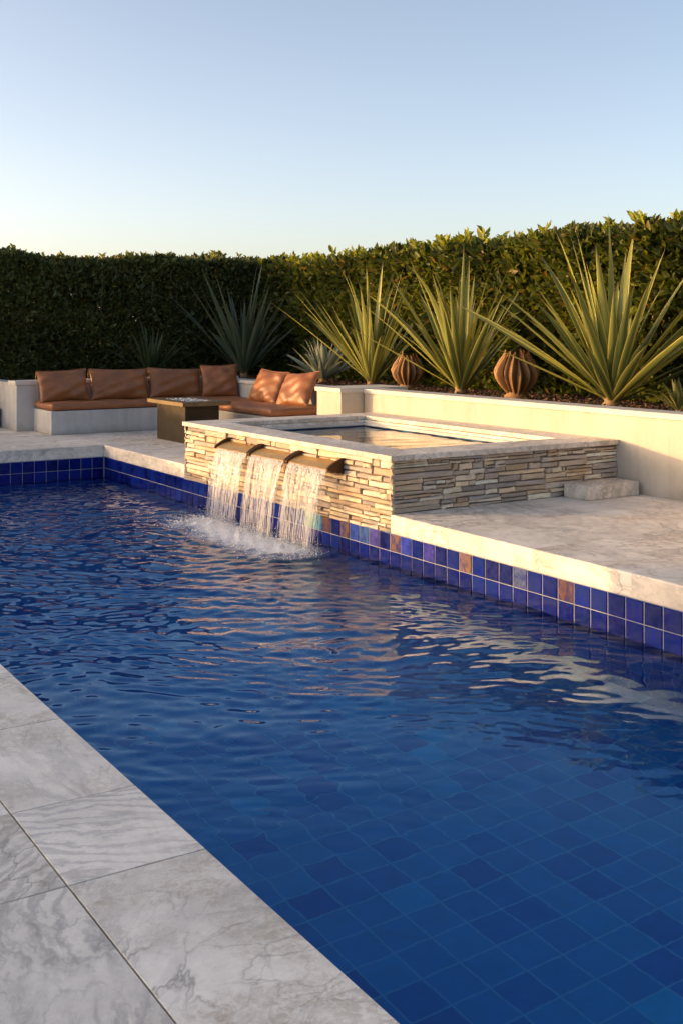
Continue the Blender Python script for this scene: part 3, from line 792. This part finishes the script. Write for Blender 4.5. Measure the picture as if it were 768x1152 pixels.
# ------------------------------------------------------------------ hedges
def leaves(P, D, L, Wd, col, rs, roll=True):
    """leaf: 6 vertices, two quads folded along the midrib"""
    n = len(P); D = D / np.linalg.norm(D, axis=1)[:, None]
    R = rs.normal(0, 1, (n, 3)); S_ = np.cross(D, R); S_ /= np.linalg.norm(S_, axis=1)[:, None]; N = np.cross(S_, D)
    L = L[:, None]; Wd = Wd[:, None]
    b = P; m1 = P + D * L * .35; m2 = P + D * L * .7 - N * L * .04; tp = P + D * L - N * L * .12
    up = N * Wd * .28
    V = np.stack([b, m1 + S_ * Wd * .5 + up, m2 + S_ * Wd * .38 + up, tp, m2 - S_ * Wd * .38 + up, m1 - S_ * Wd * .5 + up], 1).reshape(-1, 3)
    base = np.arange(n)[:, None] * 6
    F = np.concatenate([base + np.array([[0, 1, 2, 3]]), base + np.array([[0, 3, 4, 5]])], 0)
    C = np.repeat(col, 6, axis=0)
    return V, F, C
def nz3(P, s):
    return (np.sin(P[:, 0] * s + 1.3) * np.sin(P[:, 1] * s * 1.1 + .4) + np.sin(P[:, 2] * s * 1.4 + 2 + P[:, 0] * s * .6) + np.sin((P[:, 1] - P[:, 2]) * s * .7 + P[:, 0])) / 3
def hedge(name, label, x0, x1, y0, y1, z1, ndens, face, seed, colA, colB, tips, L0=.075, zb=.0):
    rs = np.random.RandomState(seed)
    root = thing(name, label, 'hedge', ((x0 + x1) / 2, (y0 + y1) / 2, zb))
    lx, ly, h = x1 - x0, y1 - y0, z1 - zb
    # surface-weighted points: depth from the nearest face is mostly small
    n = int(ndens * (2 * h + min(lx, ly)) * max(lx, ly) )
    P = np.stack([rs.uniform(x0, x1, n), rs.uniform(y0, y1, n), rs.uniform(zb, z1, n)], -1)
    side = rs.rand(n); dep = np.abs(rs.normal(0, .20, n))
    along_y = ly > lx
    a, b = (x0, x1) if along_y else (y0, y1); ax = 0 if along_y else 1
    fr = side < .58; bk = (side >= .58) & (side < .72); tp = side >= .72
    if face < 0: P[fr, ax] = a + dep[fr]; P[bk, ax] = b - dep[bk]
    else: P[fr, ax] = b - dep[fr]; P[bk, ax] = a + dep[bk]
    P[tp, 2] = z1 - dep[tp]
    lump = nz3(P, 2.1) * .12 + nz3(P, 5.3) * .10 + nz3(P, 11) * .05
    D = np.zeros((n, 3)); D[fr, ax] = face; D[bk, ax] = -face; D[tp, 2] = 1.0
    P = P + D * lump[:, None]
    top = np.clip((P[:, 2] - z1 + .35) / .35, 0, 1)
    P[:, 2] += (nz3(P * np.array([1, 1, 0]), 1.3) * .05 + nz3(P * np.array([1, 1, 0]), 6.0) * .05) * top
    D = D * .75 + rs.normal(0, .62, (n, 3)) + np.array([0, 0, .35])
    k = np.clip(.5 + .55 * nz3(P, 3.0) + rs.normal(0, .25, n), 0, 1)[:, None]
    C = np.array(colA) * (1 - k) + np.array(colB) * k
    C *= rs.uniform(.7, 1.25, (n, 1))
    yel = (rs.rand(n) < .05)[:, None]; C = np.where(yel, np.array([.16, .12, .03]), C)
    L = rs.uniform(.7, 1.25, n) * L0; 
    V1, F1, C1 = leaves(P, D, L, L * rs.uniform(.42, .6, n), C, rs)
    # young shoots standing out of the top; their brighter tone also paints in sunlight
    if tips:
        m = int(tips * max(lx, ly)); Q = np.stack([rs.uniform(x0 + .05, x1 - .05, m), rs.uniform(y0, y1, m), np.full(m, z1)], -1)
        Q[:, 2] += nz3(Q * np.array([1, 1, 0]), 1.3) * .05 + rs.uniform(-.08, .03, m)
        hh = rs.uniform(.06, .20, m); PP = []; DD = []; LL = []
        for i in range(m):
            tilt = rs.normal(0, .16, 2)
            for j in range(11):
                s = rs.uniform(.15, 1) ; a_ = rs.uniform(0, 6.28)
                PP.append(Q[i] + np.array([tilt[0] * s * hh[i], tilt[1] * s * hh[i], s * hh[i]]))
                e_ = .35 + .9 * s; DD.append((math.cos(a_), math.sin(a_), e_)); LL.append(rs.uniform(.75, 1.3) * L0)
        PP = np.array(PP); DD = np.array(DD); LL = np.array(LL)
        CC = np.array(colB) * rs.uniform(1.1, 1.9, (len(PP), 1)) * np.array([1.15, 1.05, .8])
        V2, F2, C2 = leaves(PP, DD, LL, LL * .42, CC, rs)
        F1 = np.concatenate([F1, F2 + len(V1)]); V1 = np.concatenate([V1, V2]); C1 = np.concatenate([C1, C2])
    child(np_mesh('foliage', V1, F1, M['leaf'], col=C1), root)
    # woody inside
    mb = MB(); Lh = max(lx, ly); nst = int(Lh / .16)
    for i in range(nst):
        s = (i + .5 + rs.uniform(-.3, .3)) / nst; c = (a + b) / 2 + rs.uniform(-.2, .2)
        px, py = (c, y0 + s * ly) if along_y else (x0 + s * lx, c)
        for bnch in range(3):
            tx_, ty_ = rs.normal(0, .22, 2); top_ = z1 - rs.uniform(.2, .6); r_ = .012; zs = zb + (0 if bnch == 0 else rs.uniform(.2, 1.0))
            A = Vector((px, py, zs)); B = Vector((px + tx_, py + ty_, top_)); vs = []
            for q in range(4):
                an = q * math.pi / 2; vs.append(A + Vector((math.cos(an), math.sin(an), 0)) * r_)
            for q in range(4):
                an = q * math.pi / 2; vs.append(B + Vector((math.cos(an), math.sin(an), 0)) * r_ * .4)
            mb.add(vs, [(q, (q + 1) % 4, 4 + (q + 1) % 4, 4 + q) for q in range(4)])
    child(mb.build('stems', M['wood']), root)
    return root
HZ = 2.62
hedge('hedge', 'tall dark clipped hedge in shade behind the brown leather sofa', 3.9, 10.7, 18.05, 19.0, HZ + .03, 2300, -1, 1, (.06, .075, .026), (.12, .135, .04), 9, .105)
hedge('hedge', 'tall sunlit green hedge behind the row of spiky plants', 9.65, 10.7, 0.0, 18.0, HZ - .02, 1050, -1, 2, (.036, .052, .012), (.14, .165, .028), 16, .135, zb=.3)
hedge('hedge', 'unseen lower hedge added left of the tall dark hedge to block low sun', -14, 3.85, 18.5, 19.2, 1.06, 500, -1, 3, (.02, .028, .013), (.04, .05, .018), 0, .09)  # added out of frame; its height sets the low shadow line

# ------------------------------------------------------------------ spiky plants
def blades(specs, root_name, root, mat, rs):
    """specs: list of (base, azimuth, elevation, length, width, droop, twist, colour, edgecolour)"""
    VV = []; FF = []; CC = []; off = 0
    for (B, az, el, L, Wd, droop, tw, c, ce) in specs:
        n = 11; P = Vector(B); e_ = el; seg = L / (n - 1)
        for k in range(n):
            s = k / (n - 1)
            d = Vector((math.cos(az) * math.cos(e_), math.sin(az) * math.cos(e_), math.sin(e_)))
            side = Vector((-math.sin(az), math.cos(az), 0)); nr = side.cross(d)
            nr = -nr if nr.dot(Vector((0, 0, 1))) < 0 else nr
            a = tw * s; sd = side * math.cos(a) + nr * math.sin(a); nn = nr * math.cos(a) - side * math.sin(a)
            wid = Wd * (.62 + .38 * min(1, s * 3.2)) * (1 if s < .45 else max(.02, ((1 - s) / .55) ** .8))
            fold = .34
            pts = [P + sd * wid * .5 + nn * wid * fold * .5, P + sd * wid * .36 + nn * wid * fold * .33, P - nn * wid * .04, P - sd * wid * .36 + nn * wid * fold * .33, P - sd * wid * .5 + nn * wid * fold * .5]
            VV.extend(pts)
            kk = 1.0
            base = np.array(c); ed = np.array(ce)
            if s < .10: base = base * (s / .10) + np.array((.30, .21, .08)) * (1 - s / .10); ed = ed * (s / .10) + np.array((.34, .24, .09)) * (1 - s / .10)
            if s > .93: base = np.array((.12, .07, .03)); ed = base
            CC.extend([ed, base * .95, base, base * .95, ed])
            P = P + d * seg; e_ -= droop * (s ** 1.5) / (n - 1) * 2.2
        for k in range(n - 1):
            for q in range(4): FF.append((off + k * 5 + q, off + k * 5 + q + 1, off + (k + 1) * 5 + q + 1, off + (k + 1) * 5 + q))
        off += n * 5
    return child(np_mesh(root_name, np.array(VV), np.array(FF), mat, col=np.array(CC), smooth=True), root)
def yucca(label, loc, H, n, seed, lean=0, wid=.075, c0=(.11, .145, .04), c1=(.25, .265, .06), edge=(.60, .50, .14), spread=1.0, extra=(), stem=.10, name='yucca'):
    rs = np.random.RandomState(seed); root = thing(name, label, 'plant', loc, 'spiky rosette plants in the planter')
    sp = []
    bx, by, bz = loc
    for i in range(n):
        s = (i + .5) / n
        az = i * 2.39996 + rs.normal(0, .18)
        el = math.radians(88 - spread * (5 + 45 * s ** 1.05) + rs.normal(0, 4))
        L = H * (1.0 - .16 * s) * rs.uniform(.62, 1.10) / max(.75, math.sin(el) ** .35)
        k = rs.rand(); c = np.array(c0) * (1 - k) + np.array(c1) * k
        sp.append(((bx + .035 * math.cos(az), by + .035 * math.sin(az), bz + stem * (.25 + .75 * (1 - s))), az, el, L, wid * 1.20 * rs.uniform(.75, 1.15), rs.uniform(.0, .22) + .30 * s * rs.rand() + (rs.uniform(.3, 1.0) if rs.rand() < .10 else 0), rs.normal(0, .5), c, np.array(edge) * rs.uniform(.7, 1.1)))
    for (azd, eld, L, dr) in extra:
        sp.append(((bx, by, bz + stem * .4), math.radians(azd), math.radians(eld), L, wid * .9, dr, rs.normal(0, .3), c1, edge))
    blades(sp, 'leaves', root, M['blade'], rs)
    # short woody stem
    mb = MB(); ns = 12; rings = 5; vs = []
    for k in range(rings):
        z = bz - .03 + (stem + .06) * k / (rings - 1); r_ = (.085 - .03 * k / (rings - 1)) * (wid / .075) * (1 + .08 * math.sin(k * 9))
        for q in range(ns):
            a = q * 2 * math.pi / ns; rr = r_ * (1 + .12 * math.sin(3 * a + k * 2.2)); vs.append((bx + rr * math.cos(a), by + rr * math.sin(a), z))
    fs = [(k * ns + q, k * ns + (q + 1) % ns, (k + 1) * ns + (q + 1) % ns, (k + 1) * ns + q) for k in range(rings - 1) for q in range(ns)] + [tuple(range((rings - 1) * ns, rings * ns))]
    mb.add(vs, fs, (.26, .17, .08), smooth=True); child(mb.build('stem', M['pod']), root)
    return root
# image-right is (0.845, -0.534) -> azimuth -32 degrees; image-left is 148
yucca('largest spiky yucca with wide sword leaves, right end of the planter', (8.86, 8.62, BEDZ), 1.95, 50, 11, wid=.098, spread=1.22,
      extra=((150, 33, 1.65, .05), (146, 42, 1.7, .12), (158, 24, 1.5, .02), (-28, 10, 1.3, .10), (-36, 28, 1.35, .15), (-20, 40, 1.5, .5)))
yucca('tall spiky yucca between the two brown pod plants', (8.85, 11.20, BEDZ), 1.74, 43, 12, wid=.078, spread=.98, extra=((150, 42, 1.75, .06), (146, 30, 1.7, .05), (-30, 38, 1.4, .1)))
yucca('tall spiky yucca rising behind the cream pillar block', (8.98, 13.40, BEDZ), 1.66, 43, 13, wid=.074, spread=.90, extra=((150, 40, 1.85, .12), (148, 50, 1.75, .05), (-30, 45, 1.4, .1)))
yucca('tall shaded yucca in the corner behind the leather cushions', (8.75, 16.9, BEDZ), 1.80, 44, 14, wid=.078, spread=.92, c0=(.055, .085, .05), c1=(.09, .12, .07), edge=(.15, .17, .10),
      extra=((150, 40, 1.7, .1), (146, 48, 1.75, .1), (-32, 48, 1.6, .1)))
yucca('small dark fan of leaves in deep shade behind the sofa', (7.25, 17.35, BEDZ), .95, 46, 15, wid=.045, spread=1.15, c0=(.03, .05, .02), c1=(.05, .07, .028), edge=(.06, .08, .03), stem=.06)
yucca('low grey green agave with broad leaves beside the pillar block', (9.0, 14.75, BEDZ), .66, 42, 16, wid=.085, spread=1.2, c0=(.22, .26, .19), c1=(.32, .35, .25), edge=(.42, .42, .30), stem=.10, name='agave')
yucca('small green plant at the right edge beside the largest yucca', (8.7, 7.55, BEDZ), .34, 22, 17, wid=.06, spread=1.3, c0=(.08, .10, .03), c1=(.14, .14, .04), edge=(.2, .18, .06), stem=.03, name='small_plant')

# brown pod plants: ribs curling up like a closed urn
def pod(label, loc, R, H, seed):
    rs = np.random.RandomState(seed); root = thing('pod_plant', label, 'plant', loc, 'brown pod plants in the planter')
    VV = []; FF = []; CC = []; off = 0; nr = 15
    for i in range(nr + 7):
        inner = i >= nr
        az = (i * 2 * math.pi / nr if not inner else (i - nr) * 2 * math.pi / 7 + .3) + rs.normal(0, .05); kR = R * (rs.uniform(.9, 1.08) if not inner else .62); kH = H * (rs.uniform(.82, 1.08) if not inner else rs.uniform(.9, 1.1))
        n = 16
        for k in range(n):
            s = k / (n - 1)
            r_ = kR * (.30 + .70 * math.sin(min(1, s * 1.75) * math.pi / 2) if s < .5 else 1.0 * (1 - .58 * ((s - .5) / .5) ** 1.5))
            if s > .9: r_ += kR * .10 * (s - .9) / .1
            z = kH * (.06 + .94 * s); wd = R * .29 * (.35 + math.sin(min(1, s * 1.08) * math.pi) ** .7) * (1 if s < .95 else .5)
            c_, s_ = math.cos(az), math.sin(az); O = Vector(loc) + Vector((c_ * r_, s_ * r_, z)); T = Vector((-s_, c_, 0)); Nn = Vector((c_, s_, 0))
            VV.extend([O + T * wd * .5 - Nn * wd * .55, O + T * wd * .16 - Nn * wd * .1, O + Nn * wd * .18, O - T * wd * .16 - Nn * wd * .1, O - T * wd * .5 - Nn * wd * .55])
            t_ = rs.uniform(.85, 1.1); a = np.array((.25, .125, .045)) * t_; b = np.array((.10, .042, .016)) * t_; hi = np.array((.40, .23, .09)) * t_
            CC.extend([b, a, hi, a, b])
        for k in range(n - 1):
            for q in range(4): FF.append((off + k * 5 + q, off + k * 5 + q + 1, off + (k + 1) * 5 + q + 1, off + (k + 1) * 5 + q))
        off += n * 5
    child(np_mesh('ribs', np.array(VV), np.array(FF), M['pod'], col=np.array(CC), smooth=True), root)
    mb = MB(); ns = 14; vs = []; rings = 6
    for k in range(rings):
        s = k / (rings - 1); z = loc[2] - .02 + H * .26 * s; r0 = R * (.62 - .25 * s)
        for q in range(ns): 
            a = q * 2 * math.pi / ns; rr = r0 * (1 + .13 * math.sin(a * 5 + k * 1.8)); vs.append((loc[0] + rr * math.cos(a), loc[1] + rr * math.sin(a), z))
    mb.add(vs, [(k * ns + q, k * ns + (q + 1) % ns, (k + 1) * ns + (q + 1) % ns, (k + 1) * ns + q) for k in range(rings - 1) for q in range(ns)] + [tuple(range((rings - 1) * ns, rings * ns))], (.28, .15, .06), smooth=True)
    child(mb.build('foot', M['pod']), root)
pod('smaller brown ribbed pod plant between two tall yuccas', (9.0, 12.55, BEDZ), .225, .47, 3)
pod('larger brown ribbed pod plant beside the largest yucca', (8.78, 10.06, BEDZ), .26, .54, 4)

# bark chips on the soil
rs = np.random.RandomState(21); n = 9000
P = np.stack([rs.uniform(WALLX + .26, 9.9, n), rs.uniform(4, 17, n), BEDZ + rs.uniform(0, .02, n)], -1)
keep = (P[:, 1] < 11.8) | (P[:, 0] > LBX + .26); P = P[keep]; n = len(P)
D = rs.normal(0, 1, (n, 3)) * np.array([1, 1, .45]); L = rs.uniform(.02, .06, n)
C = np.array((.085, .045, .025)) * rs.uniform(.5, 1.9, (n, 1))
V, F, C = leaves(P, D, L, L * .5, C, rs)
tag(np_mesh('bark_mulch', V, F, M['chip'], col=C), 'brown bark mulch covering the planter soil', kind='stuff')

# ------------------------------------------------------------------ unseen wall added left of the frame, sized to shade the near deck
mb = MB(); mb.box((-4.6, -14, -.1), (-4.05, 11.1, 1.2)); tag(mb.build('sun_blocker', M['blocker']), kind='structure')
